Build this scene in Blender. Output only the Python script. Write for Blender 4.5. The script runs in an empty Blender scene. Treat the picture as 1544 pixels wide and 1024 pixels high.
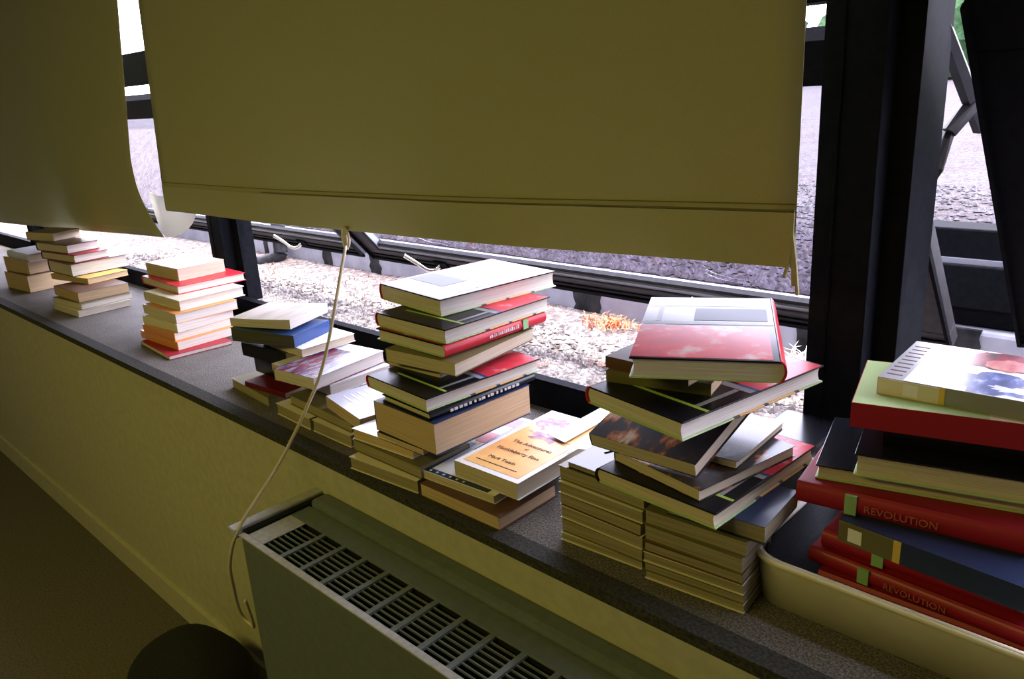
import bpy, bmesh, math, random
from mathutils import Vector, Matrix
random.seed(7)
scn = bpy.context.scene
COL = scn.collection
# ------------------------------------------------------------------ camera
EYE = 1.72
R = [[0.7231636219368528, 0.1677670477606177, -0.6699914877017908],
     [0.6882530301417116, -0.25623729041560495, 0.6787121757425758],
     [-0.05781126540670926, -0.9519436268425536, -0.3007676659914086]]
cd = bpy.data.cameras.new('camera'); cam = bpy.data.objects.new('camera', cd); COL.objects.link(cam)
cd.sensor_width = 36.0; cd.lens = 1187.343 * 36.0 / 1544.0; cd.clip_start = 0.02; cd.clip_end = 400
cam.matrix_world = Matrix(((R[0][0], -R[0][1], -R[0][2], 0), (R[1][0], -R[1][1], -R[1][2], 0), (R[2][0], -R[2][1], -R[2][2], EYE), (0, 0, 0, 1)))
scn.camera = cam
# ------------------------------------------------------------------ sky, sun, exposure
w = bpy.data.worlds.new('sky'); scn.world = w; w.use_nodes = True
bgn = w.node_tree.nodes['Background']
bgn.inputs[0].default_value = (0.84, 0.82, 1.0, 1); bgn.inputs[1].default_value = 11.0
sd = bpy.data.lights.new('sun', 'SUN'); sun = bpy.data.objects.new('sun', sd); COL.objects.link(sun)
sd.energy = 7.0; sd.angle = math.radians(1.5); sd.color = (1.0, 0.95, 0.9)
sun.rotation_euler = Vector((0.42, 0.16, 0.89)).to_track_quat('Z', 'Y').to_euler()
scn.view_settings.view_transform = 'Standard'
scn.view_settings.look = 'None'
scn.view_settings.gamma = 1.0
scn.view_settings.use_curve_mapping = False
scn.view_settings.exposure = 0.35
LAMP_POWER = 37.0
LAMP_COLOR = (1.0, 0.86, 0.19)

# ------------------------------------------------------------------ helpers
def tag(o, label=None, cat=None, group=None, kind=None):
    if label: o['label'] = label
    if cat: o['category'] = cat
    if group: o['group'] = group
    if kind: o['kind'] = kind
    return o
def empty(name, loc, rz=0.0):
    o = bpy.data.objects.new(name, None); COL.objects.link(o); o.location = loc; o.rotation_euler = (0, 0, rz)
    o.empty_display_size = 0.02
    return o
def mesh(name, v, f, mat, parent=None, smooth=False):
    me = bpy.data.meshes.new(name); me.from_pydata([tuple(p) for p in v], [], f); me.update()
    bm = bmesh.new(); bm.from_mesh(me); bmesh.ops.recalc_face_normals(bm, faces=bm.faces); bm.to_mesh(me); bm.free()
    if smooth:
        for p in me.polygons: p.use_smooth = True
    me.materials.append(mat)
    o = bpy.data.objects.new(name, me); COL.objects.link(o)
    if parent: o.parent = parent
    return o
class MB:
    def __init__(s): s.v = []; s.f = []
    def add(s, v, f):
        k = len(s.v); s.v += [tuple(p) for p in v]; s.f += [tuple(i + k for i in q) for q in f]; return s
    def box(s, x0, x1, y0, y1, z0, z1, m=None):
        v = [(x0, y0, z0), (x1, y0, z0), (x1, y1, z0), (x0, y1, z0), (x0, y0, z1), (x1, y0, z1), (x1, y1, z1), (x0, y1, z1)]
        if m: v = [m @ Vector(p) for p in v]
        return s.add(v, [(0, 3, 2, 1), (4, 5, 6, 7), (0, 1, 5, 4), (1, 2, 6, 5), (2, 3, 7, 6), (3, 0, 4, 7)])
    def prism(s, poly, a, b, axis='x'):       # poly of 2-D points, extruded along axis from a to b
        n = len(poly)
        def mk(p, q):
            return {'x': (q, p[0], p[1]), 'y': (p[0], q, p[1]), 'z': (p[0], p[1], q)}[axis]
        v = [mk(p, a) for p in poly] + [mk(p, b) for p in poly]
        f = [tuple(range(n)), tuple(range(2 * n - 1, n - 1, -1))]
        f += [(i, (i + 1) % n, n + (i + 1) % n, n + i) for i in range(n)]
        return s.add(v, f)
    def tube(s, pts, r, n=8, cap=True):
        rings = []
        for i, p in enumerate(pts):
            p = Vector(p); a = Vector(pts[max(i - 1, 0)]); b = Vector(pts[min(i + 1, len(pts) - 1)])
            t = (b - a).normalized(); u = t.cross(Vector((0.13, 0.31, 0.94)))
            if u.length < 1e-3: u = t.cross(Vector((1, 0, 0)))
            u.normalize(); w_ = t.cross(u); rr = r[i] if isinstance(r, (list, tuple)) else r
            rings.append([p + (u * math.cos(2 * math.pi * k / n) + w_ * math.sin(2 * math.pi * k / n)) * rr for k in range(n)])
        v = [q for g in rings for q in g]; f = []
        for i in range(len(pts) - 1):
            for k in range(n): f.append((i * n + k, i * n + (k + 1) % n, (i + 1) * n + (k + 1) % n, (i + 1) * n + k))
        if cap: f += [tuple(range(n - 1, -1, -1)), tuple(range((len(pts) - 1) * n, len(pts) * n))]
        return s.add(v, f)
    def build(s, name, mat, parent=None, smooth=False): return mesh(name, s.v, s.f, mat, parent, smooth)
def bevel(o, wd=0.002, seg=2):
    m = o.modifiers.new('bevel', 'BEVEL'); m.width = wd; m.segments = seg; m.limit_method = 'ANGLE'; m.angle_limit = math.radians(40); return o
def curve_pts(ctrl, n=8):
    P = [Vector(p) for p in ctrl]; out = []
    for i in range(len(P) - 1):
        p0, p1, p2, p3 = P[max(i - 1, 0)], P[i], P[i + 1], P[min(i + 2, len(P) - 1)]
        for k in range(n):
            t = k / n
            out.append(0.5 * ((2 * p1) + (-p0 + p2) * t + (2 * p0 - 5 * p1 + 4 * p2 - p3) * t * t + (-p0 + 3 * p1 - 3 * p2 + p3) * t ** 3))
    out.append(P[-1]); return out
# ------------------------------------------------------------------ materials
def base_mat(name, col, rough=0.6, spec=0.5, metal=0.0, coat=0.0):
    m = bpy.data.materials.new(name); m.use_nodes = True; nt = m.node_tree; b = nt.nodes['Principled BSDF']
    b.inputs['Base Color'].default_value = (*col, 1); b.inputs['Roughness'].default_value = rough
    b.inputs['Specular IOR Level'].default_value = spec; b.inputs['Metallic'].default_value = metal
    b.inputs['Coat Weight'].default_value = coat; b.inputs['Coat Roughness'].default_value = 0.12
    return m
def N(m, t, **k):
    n = m.node_tree.nodes.new(t)
    for a, b in k.items(): setattr(n, a, b)
    return n
def L(m, a, b): m.node_tree.links.new(a, b)
def coords(m, scale=(1, 1, 1), kind='Object'):
    tc = N(m, 'ShaderNodeTexCoord'); mp = N(m, 'ShaderNodeMapping'); mp.inputs['Scale'].default_value = scale
    L(m, tc.outputs[kind], mp.inputs['Vector']); return mp.outputs['Vector']
def ramp(m, fac, stops, interp='LINEAR'):
    r = N(m, 'ShaderNodeValToRGB'); r.color_ramp.interpolation = interp
    el = r.color_ramp.elements
    while len(el) < len(stops): el.new(0.5)
    for e, (p, c) in zip(el, stops): e.position = p; e.color = (*c, 1)
    L(m, fac, r.inputs['Fac']); return r.outputs['Color']
def bump(m, h, strength=0.3, dist=0.002):
    b = N(m, 'ShaderNodeBump'); b.inputs['Strength'].default_value = strength; b.inputs['Distance'].default_value = dist
    L(m, h, b.inputs['Height']); L(m, b.outputs['Normal'], m.node_tree.nodes['Principled BSDF'].inputs['Normal'])
def setcol(m, c): L(m, c, m.node_tree.nodes['Principled BSDF'].inputs['Base Color'])
def noise(m, vec, scale, detail=3, rough=0.55):
    n = N(m, 'ShaderNodeTexNoise'); n.inputs['Scale'].default_value = scale; n.inputs['Detail'].default_value = detail
    n.inputs['Roughness'].default_value = rough; L(m, vec, n.inputs['Vector']); return n.outputs['Fac']
def noisy(name, c0, c1, scale, rough=0.6, spec=0.5, bmp=0.0, dist=0.002, lo=0.35, hi=0.65, vscale=(1, 1, 1)):
    m = base_mat(name, c0, rough, spec); v = coords(m, vscale); n = noise(m, v, scale)
    setcol(m, ramp(m, n, [(lo, c0), (hi, c1)]))
    if bmp: bump(m, n, bmp, dist)
    return m
def page_mat(name, c0, c1):
    m = base_mat(name, c0, 0.85, 0.2); v = coords(m, (6, 6, 900)); n = noise(m, v, 1.0, 2)
    setcol(m, ramp(m, n, [(0.3, c1), (0.62, c0)])); bump(m, n, 0.25, 0.0006); return m
def picture(name, stops, scale, stretch=(1, 1, 1), rough=0.3, coat=0.4):
    m = base_mat(name, (1, 1, 1), rough, 0.3, 0, coat * .3); v = coords(m, stretch); n = noise(m, v, scale, 4, 0.6)
    setcol(m, ramp(m, n, stops)); return m
def glossy(name, col, rough=0.3, coat=0.5): return base_mat(name, col, rough, 0.3, 0, coat * .3)

M = {}
M['fabric'] = noisy('blind_fabric', (0.38, 0.375, 0.20), (0.44, 0.43, 0.24), 900, 0.9, 0.15, 0.35, 0.0005)
def add_translucent(m, col, fac):
    nt = m.node_tree; b = nt.nodes['Principled BSDF']; out = nt.nodes['Material Output']
    t = N(m, 'ShaderNodeBsdfTranslucent'); t.inputs['Color'].default_value = (*col, 1)
    mx = N(m, 'ShaderNodeMixShader'); mx.inputs['Fac'].default_value = fac
    L(m, b.outputs[0], mx.inputs[1]); L(m, t.outputs[0], mx.inputs[2]); L(m, mx.outputs[0], out.inputs['Surface'])
add_translucent(M['fabric'], (0.5, 0.42, 0.22), 0.02)
M['fabric_back'] = noisy('blind_lining', (0.8, 0.78, 0.74), (0.88, 0.86, 0.82), 500, 0.9, 0.15, 0.2, 0.0005)
add_translucent(M['fabric_back'], (0.85, 0.84, 0.8), 0.4)
M['seam'] = base_mat('hem_thread', (0.20, 0.17, 0.08), 0.9, 0.1)
M['cord'] = noisy('cord_cotton', (0.62, 0.55, 0.40), (0.48, 0.42, 0.30), 600, 0.9, 0.1)
M['frame'] = noisy('dark_anodised_frame', (0.004, 0.0045, 0.006), (0.007, 0.0075, 0.010), 60, 0.7, 0.03)
M['frame_light'] = base_mat('glazing_bead', (0.30, 0.31, 0.38), 0.35, 0.5, 0.4)
M['sash'] = noisy('weathered_sash_metal', (0.016, 0.015, 0.019), (0.028, 0.026, 0.032), 40, 0.55, 0.3)
M['chrome'] = base_mat('polished_handle', (0.85, 0.84, 0.82), 0.15, 0.5, 1.0)
M['wall'] = noisy('cream_painted_plaster', (0.44, 0.42, 0.29), (0.50, 0.47, 0.33), 35, 0.8, 0.3, 0.15, 0.002)
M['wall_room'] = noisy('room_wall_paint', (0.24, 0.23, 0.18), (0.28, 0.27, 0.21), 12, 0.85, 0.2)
M['ceiling'] = noisy('ceiling_paint', (0.38, 0.36, 0.30), (0.42, 0.40, 0.34), 12, 0.9, 0.2)
M['floor'] = noisy('floor_carpet', (0.10, 0.085, 0.07), (0.15, 0.13, 0.10), 120, 0.95, 0.1, 0.5, 0.004)
M['convector'] = noisy('green_grey_enamel', (0.108, 0.132, 0.125), (0.13, 0.155, 0.145), 50, 0.42, 0.45)
M['convector_trim'] = noisy('bare_metal_edge', (0.36, 0.36, 0.36), (0.44, 0.44, 0.44), 80, 0.22, 0.9)
M['dark'] = base_mat('dark_recess', (0.012, 0.013, 0.012), 0.9, 0.1)
M['black_cloth'] = noisy('black_bag_fabric', (0.012, 0.012, 0.014), (0.02, 0.02, 0.022), 200, 0.85, 0.2, 0.4, 0.003)
M['bin'] = noisy('cream_tub_plastic', (0.66, 0.60, 0.42), (0.70, 0.64, 0.46), 20, 0.5, 0.4)
M['paper'] = noisy('white_card', (0.88, 0.88, 0.88), (0.92, 0.92, 0.92), 80, 0.7, 0.25)
# granite sill
g = base_mat('speckled_stone', (0.3, 0.28, 0.25), 0.75, 0.2); v = coords(g); n1 = noise(g, v, 260, 4, 0.7); n2 = noise(g, v, 14, 3)
c1 = ramp(g, n1, [(0.36, (0.05, 0.044, 0.036)), (0.52, (0.15, 0.135, 0.12)), (0.68, (0.30, 0.28, 0.265))])
mx = N(g, 'ShaderNodeMixRGB', blend_type='MULTIPLY'); mx.inputs['Fac'].default_value = 0.5; L(g, c1, mx.inputs[1])
L(g, ramp(g, n2, [(0.3, (0.6, 0.58, 0.55)), (0.7, (1, 1, 1))]), mx.inputs[2]); setcol(g, mx.outputs[0]); bump(g, n1, 0.15, 0.001); M['stone'] = g
M['stone_edge'] = noisy('dark_sill_edging', (0.022, 0.022, 0.02), (0.06, 0.058, 0.05), 180, 0.8, 0.2, 0.5, 0.003)
# gravel ground
g = base_mat('gravel_bed', (0.5, 0.47, 0.45), 0.9, 0.2); v = coords(g); vo = N(g, 'ShaderNodeTexVoronoi'); vo.inputs['Scale'].default_value = 55
L(g, v, vo.inputs['Vector']); big = noise(g, v, 2.2, 4)
cc = ramp(g, vo.outputs['Color'], [(0.1, (0.09, 0.072, 0.07)), (0.5, (0.17, 0.145, 0.14)), (0.9, (0.29, 0.262, 0.25))])
mx = N(g, 'ShaderNodeMixRGB', blend_type='MULTIPLY'); mx.inputs['Fac'].default_value = 0.6; L(g, cc, mx.inputs[1])
L(g, ramp(g, big, [(0.35, (0.70, 0.52, 0.48)), (0.6, (1, 1, 1))]), mx.inputs[2]); setcol(g, mx.outputs[0])
inv = N(g, 'ShaderNodeMath', operation='SUBTRACT'); inv.inputs[0].default_value = 1.0; L(g, vo.outputs['Distance'], inv.inputs[1])
bump(g, inv.outputs[0], 0.9, 0.02); M['gravel'] = g
M['stone_a'] = noisy('pale_pebble', (0.09, 0.075, 0.073), (0.33, 0.305, 0.295), 25, 0.85, 0.2)
def tone_by_distance(m):     # gravel tone: dark and purplish by the kerb, paler further out
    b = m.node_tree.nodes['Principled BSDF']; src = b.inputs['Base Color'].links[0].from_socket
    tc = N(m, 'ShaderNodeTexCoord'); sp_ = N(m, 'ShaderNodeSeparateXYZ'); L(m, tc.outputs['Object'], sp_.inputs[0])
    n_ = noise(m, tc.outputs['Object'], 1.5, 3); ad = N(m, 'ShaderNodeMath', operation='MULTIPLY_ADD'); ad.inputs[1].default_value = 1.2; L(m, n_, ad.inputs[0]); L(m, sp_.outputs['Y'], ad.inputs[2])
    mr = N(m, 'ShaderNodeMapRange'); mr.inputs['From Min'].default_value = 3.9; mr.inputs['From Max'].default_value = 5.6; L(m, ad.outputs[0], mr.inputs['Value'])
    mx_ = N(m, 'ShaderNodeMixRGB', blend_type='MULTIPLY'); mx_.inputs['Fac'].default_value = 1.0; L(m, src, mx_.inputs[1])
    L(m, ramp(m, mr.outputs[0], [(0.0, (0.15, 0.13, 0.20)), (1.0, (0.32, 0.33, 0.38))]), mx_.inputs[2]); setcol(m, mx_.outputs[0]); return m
M['gravel_far'] = tone_by_distance(M['gravel'].copy()); M['stone_far'] = tone_by_distance(M['stone_a'].copy())
M['kerb'] = noisy('whitewashed_kerb', (0.26, 0.265, 0.33), (0.38, 0.385, 0.46), 6, 0.85, 0.2, 0.3, 0.004)
M['tar'] = noisy('tar_patch', (0.008, 0.008, 0.010), (0.035, 0.034, 0.038), 14, 0.8, 0.2, 0.5, 0.004)
M['lead'] = noisy('grey_pipe_metal', (0.014, 0.014, 0.018), (0.028, 0.028, 0.033), 30, 0.6, 0.15)
M['rust_grass'] = noisy('dry_orange_grass', (0.55, 0.17, 0.07), (0.72, 0.32, 0.16), 40, 0.9, 0.1)
M['dead_leaf'] = noisy('dead_leaf', (0.22, 0.10, 0.08), (0.36, 0.18, 0.13), 40, 0.9, 0.1)
M['pale_grass'] = noisy('bleached_grass', (0.62, 0.58, 0.5), (0.75, 0.7, 0.62), 40, 0.9, 0.1)
M['leaf'] = noisy('tree_foliage', (0.008, 0.028, 0.012), (0.03, 0.07, 0.025), 3, 0.85, 0.2, 0.6, 0.1)
M['bark'] = noisy('tree_bark', (0.08, 0.06, 0.045), (0.14, 0.11, 0.08), 8, 0.9, 0.1)
# glass
g = bpy.data.materials.new('window_glass'); g.use_nodes = True; nt = g.node_tree; nt.nodes.remove(nt.nodes['Principled BSDF'])
tr = N(g, 'ShaderNodeBsdfTransparent'); tr.inputs[0].default_value = (0.93, 0.94, 0.97, 1)
gl = N(g, 'ShaderNodeBsdfGlossy'); gl.inputs['Roughness'].default_value = 0.02; lw = N(g, 'ShaderNodeLayerWeight'); lw.inputs['Blend'].default_value = 0.5
pw = N(g, 'ShaderNodeMath', operation='POWER'); pw.inputs[1].default_value = 5.0; L(g, lw.outputs['Facing'], pw.inputs[0])
fr = N(g, 'ShaderNodeMath', operation='MULTIPLY_ADD'); fr.inputs[1].default_value = 0.9; fr.inputs[2].default_value = 0.03; L(g, pw.outputs[0], fr.inputs[0])
ms = N(g, 'ShaderNodeMixShader'); L(g, fr.outputs[0], ms.inputs[0]); L(g, tr.outputs[0], ms.inputs[1]); L(g, gl.outputs[0], ms.inputs[2])
L(g, ms.outputs[0], nt.nodes['Material Output'].inputs['Surface']); M['glass'] = g
# book stuff
M['pg_white'] = page_mat('white_pages', (0.68, 0.62, 0.55), (0.50, 0.45, 0.38))
M['pg_cream'] = page_mat('cream_pages', (0.64, 0.55, 0.41), (0.46, 0.38, 0.27))
M['pg_old'] = page_mat('aged_pages', (0.35, 0.30, 0.19), (0.22, 0.18, 0.11))
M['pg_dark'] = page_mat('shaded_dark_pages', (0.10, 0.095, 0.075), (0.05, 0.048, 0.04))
M['maroon'] = glossy('maroon_cover', (0.13, 0.006, 0.014), 0.5, 0.1)
M['pg_tan'] = page_mat('tan_pages', (0.62, 0.46, 0.29), (0.46, 0.32, 0.18))
M['black'] = glossy('black_laminate', (0.008, 0.008, 0.011), 0.22, 0.15)
M['satin_blue'] = base_mat('satin_blue_panel', (0.02, 0.03, 0.05), 0.4, 0.08)
M['satin_grey'] = base_mat('satin_grey_print', (0.30, 0.31, 0.32), 0.4, 0.13)
M['satin_black'] = base_mat('satin_black_board', (0.008, 0.008, 0.011), 0.3, 0.13)
M['dark_blue'] = glossy('navy_cover', (0.02, 0.035, 0.09), 0.35, 0.4)
M['blue'] = glossy('blue_cover', (0.02, 0.06, 0.20), 0.35, 0.4)
M['red'] = glossy('red_cover', (0.62, 0.025, 0.04), 0.4, 0.3)
M['deep_red'] = glossy('deep_red_cloth', (0.34, 0.012, 0.025), 0.5, 0.2)
M['orange'] = glossy('orange_cover', (0.75, 0.30, 0.08), 0.35, 0.3)
M['white'] = glossy('white_cover', (0.82, 0.82, 0.84), 0.35, 0.3)
M['cream'] = glossy('cream_cover', (0.74, 0.68, 0.52), 0.5, 0.15)
M['lavender'] = glossy('pale_lavender_cover', (0.58, 0.60, 0.74), 0.35, 0.4)
M['brown'] = glossy('brown_cover', (0.12, 0.055, 0.03), 0.45, 0.2)
M['olive'] = glossy('olive_cover', (0.16, 0.14, 0.06), 0.45, 0.2)
M['grey'] = glossy('grey_cover', (0.30, 0.30, 0.31), 0.4, 0.3)
M['green'] = glossy('pale_green_cover', (0.45, 0.60, 0.28), 0.4, 0.3)
M['lime'] = glossy('lime_print', (0.42, 0.62, 0.10), 0.35, 0.3)
M['label'] = glossy('green_spine_label', (0.30, 0.50, 0.24), 0.5, 0.1)
M['yellow'] = glossy('yellow_print', (0.72, 0.50, 0.10), 0.45, 0.2)
M['ink'] = base_mat('dark_ink', (0.10, 0.035, 0.03), 0.6, 0.3)
M['gold_ink'] = base_mat('dull_gilt_ink', (0.46, 0.13, 0.09), 0.5, 0.4)
M['pale_ink'] = base_mat('pale_ink', (0.72, 0.66, 0.66), 0.5, 0.3)
M['photo_n'] = picture('streaky_photo_cover', [(0.34, (0.01, 0.01, 0.05)), (0.41, (0.14, 0.14, 0.20)), (0.45, (0.34, 0.34, 0.42)), (0.50, (0.14, 0.01, 0.03)), (0.55, (0.22, 0.02, 0.05)), (0.59, (0.06, 0.035, 0.13)), (0.66, (0.36, 0.33, 0.38))], 14, (2.6, 0.8, 1))
M['photo_r3'] = picture('dark_photo_cover', [(0.38, (0.012, 0.012, 0.016)), (0.52, (0.03, 0.02, 0.02)), (0.58, (0.42, 0.12, 0.03)), (0.66, (0.7, 0.55, 0.5)), (0.75, (0.10, 0.04, 0.03))], 12, (2, 1, 1))
M['fig_blue'] = picture('blue_figure_ink', [(0.35, (0.02, 0.03, 0.12)), (0.55, (0.06, 0.09, 0.30)), (0.72, (0.35, 0.40, 0.62))], 30, (1, 2, 1))
M['fig_hair'] = picture('dark_red_hair_ink', [(0.35, (0.06, 0.015, 0.02)), (0.6, (0.30, 0.03, 0.05))], 26, (1, 2, 1))
M['fig_face'] = picture('rosy_face_ink', [(0.35, (0.45, 0.10, 0.10)), (0.65, (0.62, 0.28, 0.25))], 22, (1, 2, 1))
M['photo_huck'] = picture('sunset_print', [(0.30, (0.78, 0.42, 0.12)), (0.50, (0.85, 0.52, 0.20)), (0.62, (0.80, 0.40, 0.14))], 7, (1, 1, 1), 0.45, 0.1)
M['cloud'] = picture('purple_cloud_print', [(0.36, (0.10, 0.03, 0.12)), (0.52, (0.35, 0.10, 0.14)), (0.66, (0.80, 0.45, 0.25))], 40, (1, 2, 1), 0.45, 0.1)
M['photo_tb'] = picture('red_photo_print', [(0.34, (0.50, 0.03, 0.05)), (0.55, (0.66, 0.04, 0.06)), (0.64, (0.62, 0.30, 0.28)), (0.76, (0.7, 0.66, 0.62))], 16, (1, 1, 1), 0.3, 0.0)
M['photo_tb'].node_tree.nodes['Principled BSDF'].inputs['Specular IOR Level'].default_value = 0.13
# textbook back board: green / black / orange / black / green bands along its height
g = base_mat('banded_back_board', (0.5, 0.6, 0.3), 0.4, 0.5, 0, 0.3); tc = N(g, 'ShaderNodeTexCoord'); sp = N(g, 'ShaderNodeSeparateXYZ'); L(g, tc.outputs['Object'], sp.inputs[0])
mu = N(g, 'ShaderNodeMath', operation='MULTIPLY'); mu.inputs[1].default_value = 1 / 0.32; L(g, sp.outputs['Y'], mu.inputs[0])
gr, og, bk = (0.42, 0.55, 0.27), (0.72, 0.42, 0.13), (0.03, 0.02, 0.02)
setcol(g, ramp(g, mu.outputs[0], [(0.0, gr), (0.34, bk), (0.385, og), (0.56, bk), (0.59, og), (0.80, bk), (0.83, gr)], 'CONSTANT')); M['tb_back'] = g

# ================================================================== ROOM SHELL
SILL = 0.954; WY = 1.36; XL, XR = -8.0, 3.2; YB = -5.0; CZ = 2.95
def struct(name, mb, mat, parent=None): 
    o = mb.build(name, mat, parent)
    if parent is None: o['kind'] = 'structure'
    return o
struct('floor', MB().box(XL - .1, XR + .1, YB - .1, 0.86, -0.1, 0.0), M['floor'])
struct('ceiling', MB().box(XL - .1, XR + .1, YB - .1, WY + .25, CZ, CZ + .1), M['ceiling'])
struct('wall_back', MB().box(XL - .1, XR + .1, YB - .1, YB, 0, CZ), M['wall_room'])
struct('wall_left', MB().box(XL - .1, XL, YB, WY + .2, 0, CZ), M['wall_room'])
struct('wall_right', MB().box(XR, XR + .1, YB, WY + .2, 0, CZ), M['wall_room'])
struct('wall_window', MB().box(XL, XR, 0.86, WY + 0.12, 0, SILL - .03), M['wall'])
struct('wall_header', MB().box(XL, XR, WY - 0.02, WY + 0.14, 2.62, CZ), M['wall_room'])
t = MB().prism([(0.86, 0.935), (0.86, 0.87), (0.853, 0.875), (0.850, 0.93)], XL, XR); struct('trim_1', t, M['wall'])
struct('baseboard_window', MB().box(XL, -1.56, 0.845, 0.86, 0, 0.10), M['wall'])
sl = MB().box(XL, XR, 0.862, WY + 0.02, SILL - .03, SILL).build('windowsill', M['stone']); sl['kind'] = 'structure'; bevel(sl, .003)
e = MB().box(XL, XR, 0.846, 0.885, SILL - .02, SILL + .0015).build('edge_strip', M['stone_edge'], sl)
# window frame: sill rail, transom, posts
def frame_rail(name, poly): return struct(name, MB().prism(poly, XL, XR), M['frame'])
frame_rail('trim_2', [(WY, SILL), (WY, 1.028), (WY + .03, 1.028), (WY + .03, 1.0), (WY + .12, 0.98), (WY + .12, .80), (WY + .02, .80), (WY + .02, SILL)])
frame_rail('trim_3', [(WY + .01, 1.83), (WY + .01, 1.95), (WY + .07, 1.95), (WY + .07, 1.83)])
frame_rail('trim_4', [(WY, 2.60), (WY, 2.64), (WY + .08, 2.64), (WY + .08, 2.60)])
POSTS = (-7.69, -5.32, -2.95, -0.58, 1.79)
for i, px in enumerate(POSTS):
    mb = MB().box(px, px + .10, WY, WY + .10, SILL, 2.62)
    mb.box(px + .085, px + .14, WY + .05, WY + (.19 if px == -0.58 else .11), 1.0, 2.62)
    mb.box(px + .03, px + .036, WY - .003, WY, SILL, 2.62)
    o = struct('trim_%d' % (5 + i), mb, M['frame']); bevel(o, .003)
# upper fixed panes
for i in range(4):
    o = MB().box(POSTS[i] + .12, POSTS[i + 1] - .01, WY + .04, WY + .046, 1.95, 2.60).build('window_%d' % (i + 1), M['glass']); o['kind'] = 'structure'

# ------------------------------------------------------------------ open awning sashes
SB = Vector((0, 2.06, 1.076)); ST = Vector((0, 1.44, 1.79))     # bottom outer edge, top edge of a swung-out sash
def sash(x0, x1, label, handles=(), SB=SB, ST=ST, metal='sash'):
    root = empty('window_sash', (x0, ST.y, ST.z)); tag(root, label, 'window', 'open awning sashes along the window wall')
    up = (ST - SB).normalized(); H = (ST - SB).length; nrm = Vector((0, up.z, -up.y))          # outward normal
    def P(u, h, d): q = SB + up * h + nrm * d; return (u - x0, q.y - ST.y, q.z - ST.z)
    def bar(name, u0, u1, h0, h1, d0, d1, mat, par=root):
        vs = [P(u0, h0, d0), P(u1, h0, d0), P(u1, h1, d0), P(u0, h1, d0), P(u0, h0, d1), P(u1, h0, d1), P(u1, h1, d1), P(u0, h1, d1)]
        return MB().add(vs, [(0, 3, 2, 1), (4, 5, 6, 7), (0, 1, 5, 4), (1, 2, 6, 5), (2, 3, 7, 6), (3, 0, 4, 7)]).build(name, mat, par)
    W = .062
    br = bar('bottom_rail', x0, x1, 0, W, -.03, .012, M[metal]); bevel(br, .003)
    bar('rail_lip', x0, x1, -.006, .012, -.038, -.028, M['frame'], br)
    bar('drip_edge', x0, x1, .03, .034, -.034, -.028, M['frame'], br)
    tr_ = bar('top_rail', x0, x1, H - .10, H, -.03, .012, M['frame']); bevel(tr_, .003)
    for a, b in ((x0, x0 + W + .03), (x1 - W, x1)):
        s_ = bar('stile', a, b, W, H - .10, -.03, .012, M[metal]); bevel(s_, .003)
        bar('stile_lip', a if a == x0 else b - .008, a + .008 if a == x0 else b, 0, H, -.042, -.03, M['frame'], s_)
    bar('glazing_bead', x0 + W + .03, x1 - W, W, W + .016, -.024, .0, M['frame_light'])
    bar('glazing_bead', x0 + W + .03, x1 - W, W + .016, W + .032, -.016, .0, M[metal])
    bar('glazing_bead', x0 + W + .03, x0 + W + .042, W + .016, H - .10, -.024, .0, M['frame_light'])
    bar('glazing_bead', x1 - W - .012, x1 - W, W + .016, H - .10, -.024, .0, M['frame_light'])
    bar('pane', x0 + W + .03, x1 - W, W, H - .1, -.004, .002, M['glass'])
    for hx in handles:
        pts = [P(hx + .035, .028, -.034), P(hx + .03, .028, -.062), P(hx - .01, .032, -.07), P(hx - .06, .05, -.06), P(hx - .105, .075, -.055), P(hx - .12, .09, -.055)]
        h_ = MB().tube(curve_pts(pts, 5), .009, 8).build('handle', M['chrome'], root, True)
        bar('latch_plate', hx + .0, hx + .075, .015, .045, -.037, -.03, M['frame'], h_)
    return root, P
sL, _ = sash(-5.25, -2.905, 'open dark sash beyond the far window post, left of the cord', (-3.42,))
sM, _ = sash(-2.835, -0.505, 'wide open dark sash behind the roller blind, with three curved handles', (-2.40, -1.07))
sR, PR = sash(-0.392, 1.75, 'open dark sash at the right edge, its left side leaning away', (), Vector((0, 2.17, 1.085)), Vector((0, 1.432, 1.828)), 'frame')  # darker metal than the other sashes, standing in for shade on this one
# friction stays of the right-hand sash
st = empty('friction_stay', (-.44, 1.46, 1.75)); tag(st, 'crossed dark metal stay arms between post and right sash', 'window stay')
for a, b, wd in (((-.455, 1.52, 1.80), (-.425, 1.72, 1.60), .016), ((-.405, 1.70, 1.70), (-.455, 1.64, 1.60), .017), ((-.455, 1.64, 1.60), (-.475, 1.60, 1.47), .013)):
    a = Vector(a) - st.location; b = Vector(b) - st.location
    MB().tube([a, (a + b) / 2 + Vector((0, .004, 0)), b], [wd * .8, wd, wd * .8], 6).build('arm', M['sash'], st)

# ================================================================== OUTSIDE
GZ = 0.815; KY = 2.46; KT = 0.985
bed = MB(); nx, ny = 60, 8
for j in range(ny + 1):
    for i in range(nx + 1):
        x = -9 + 12.5 * i / nx; y = WY + .1 + (KY + .02 - WY - .1) * j / ny
        bed.v.append((x, y, GZ + random.uniform(-.006, .006) + .02 * math.exp(-((y - KY) / .12) ** 2)))
for j in range(ny):
    for i in range(nx): a = j * (nx + 1) + i; bed.f.append((a, a + 1, a + nx + 2, a + nx + 1))
o = bed.build('gravel_strip', M['gravel'], None, True); tag(o, kind='structure')
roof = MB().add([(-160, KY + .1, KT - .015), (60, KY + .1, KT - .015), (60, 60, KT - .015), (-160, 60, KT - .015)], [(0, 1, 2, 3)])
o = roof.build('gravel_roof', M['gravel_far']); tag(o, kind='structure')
o = MB().box(-60, 8, WY + .1, 60, -.2, .6).build('ground', M['gravel']); tag(o, kind='structure')
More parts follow.
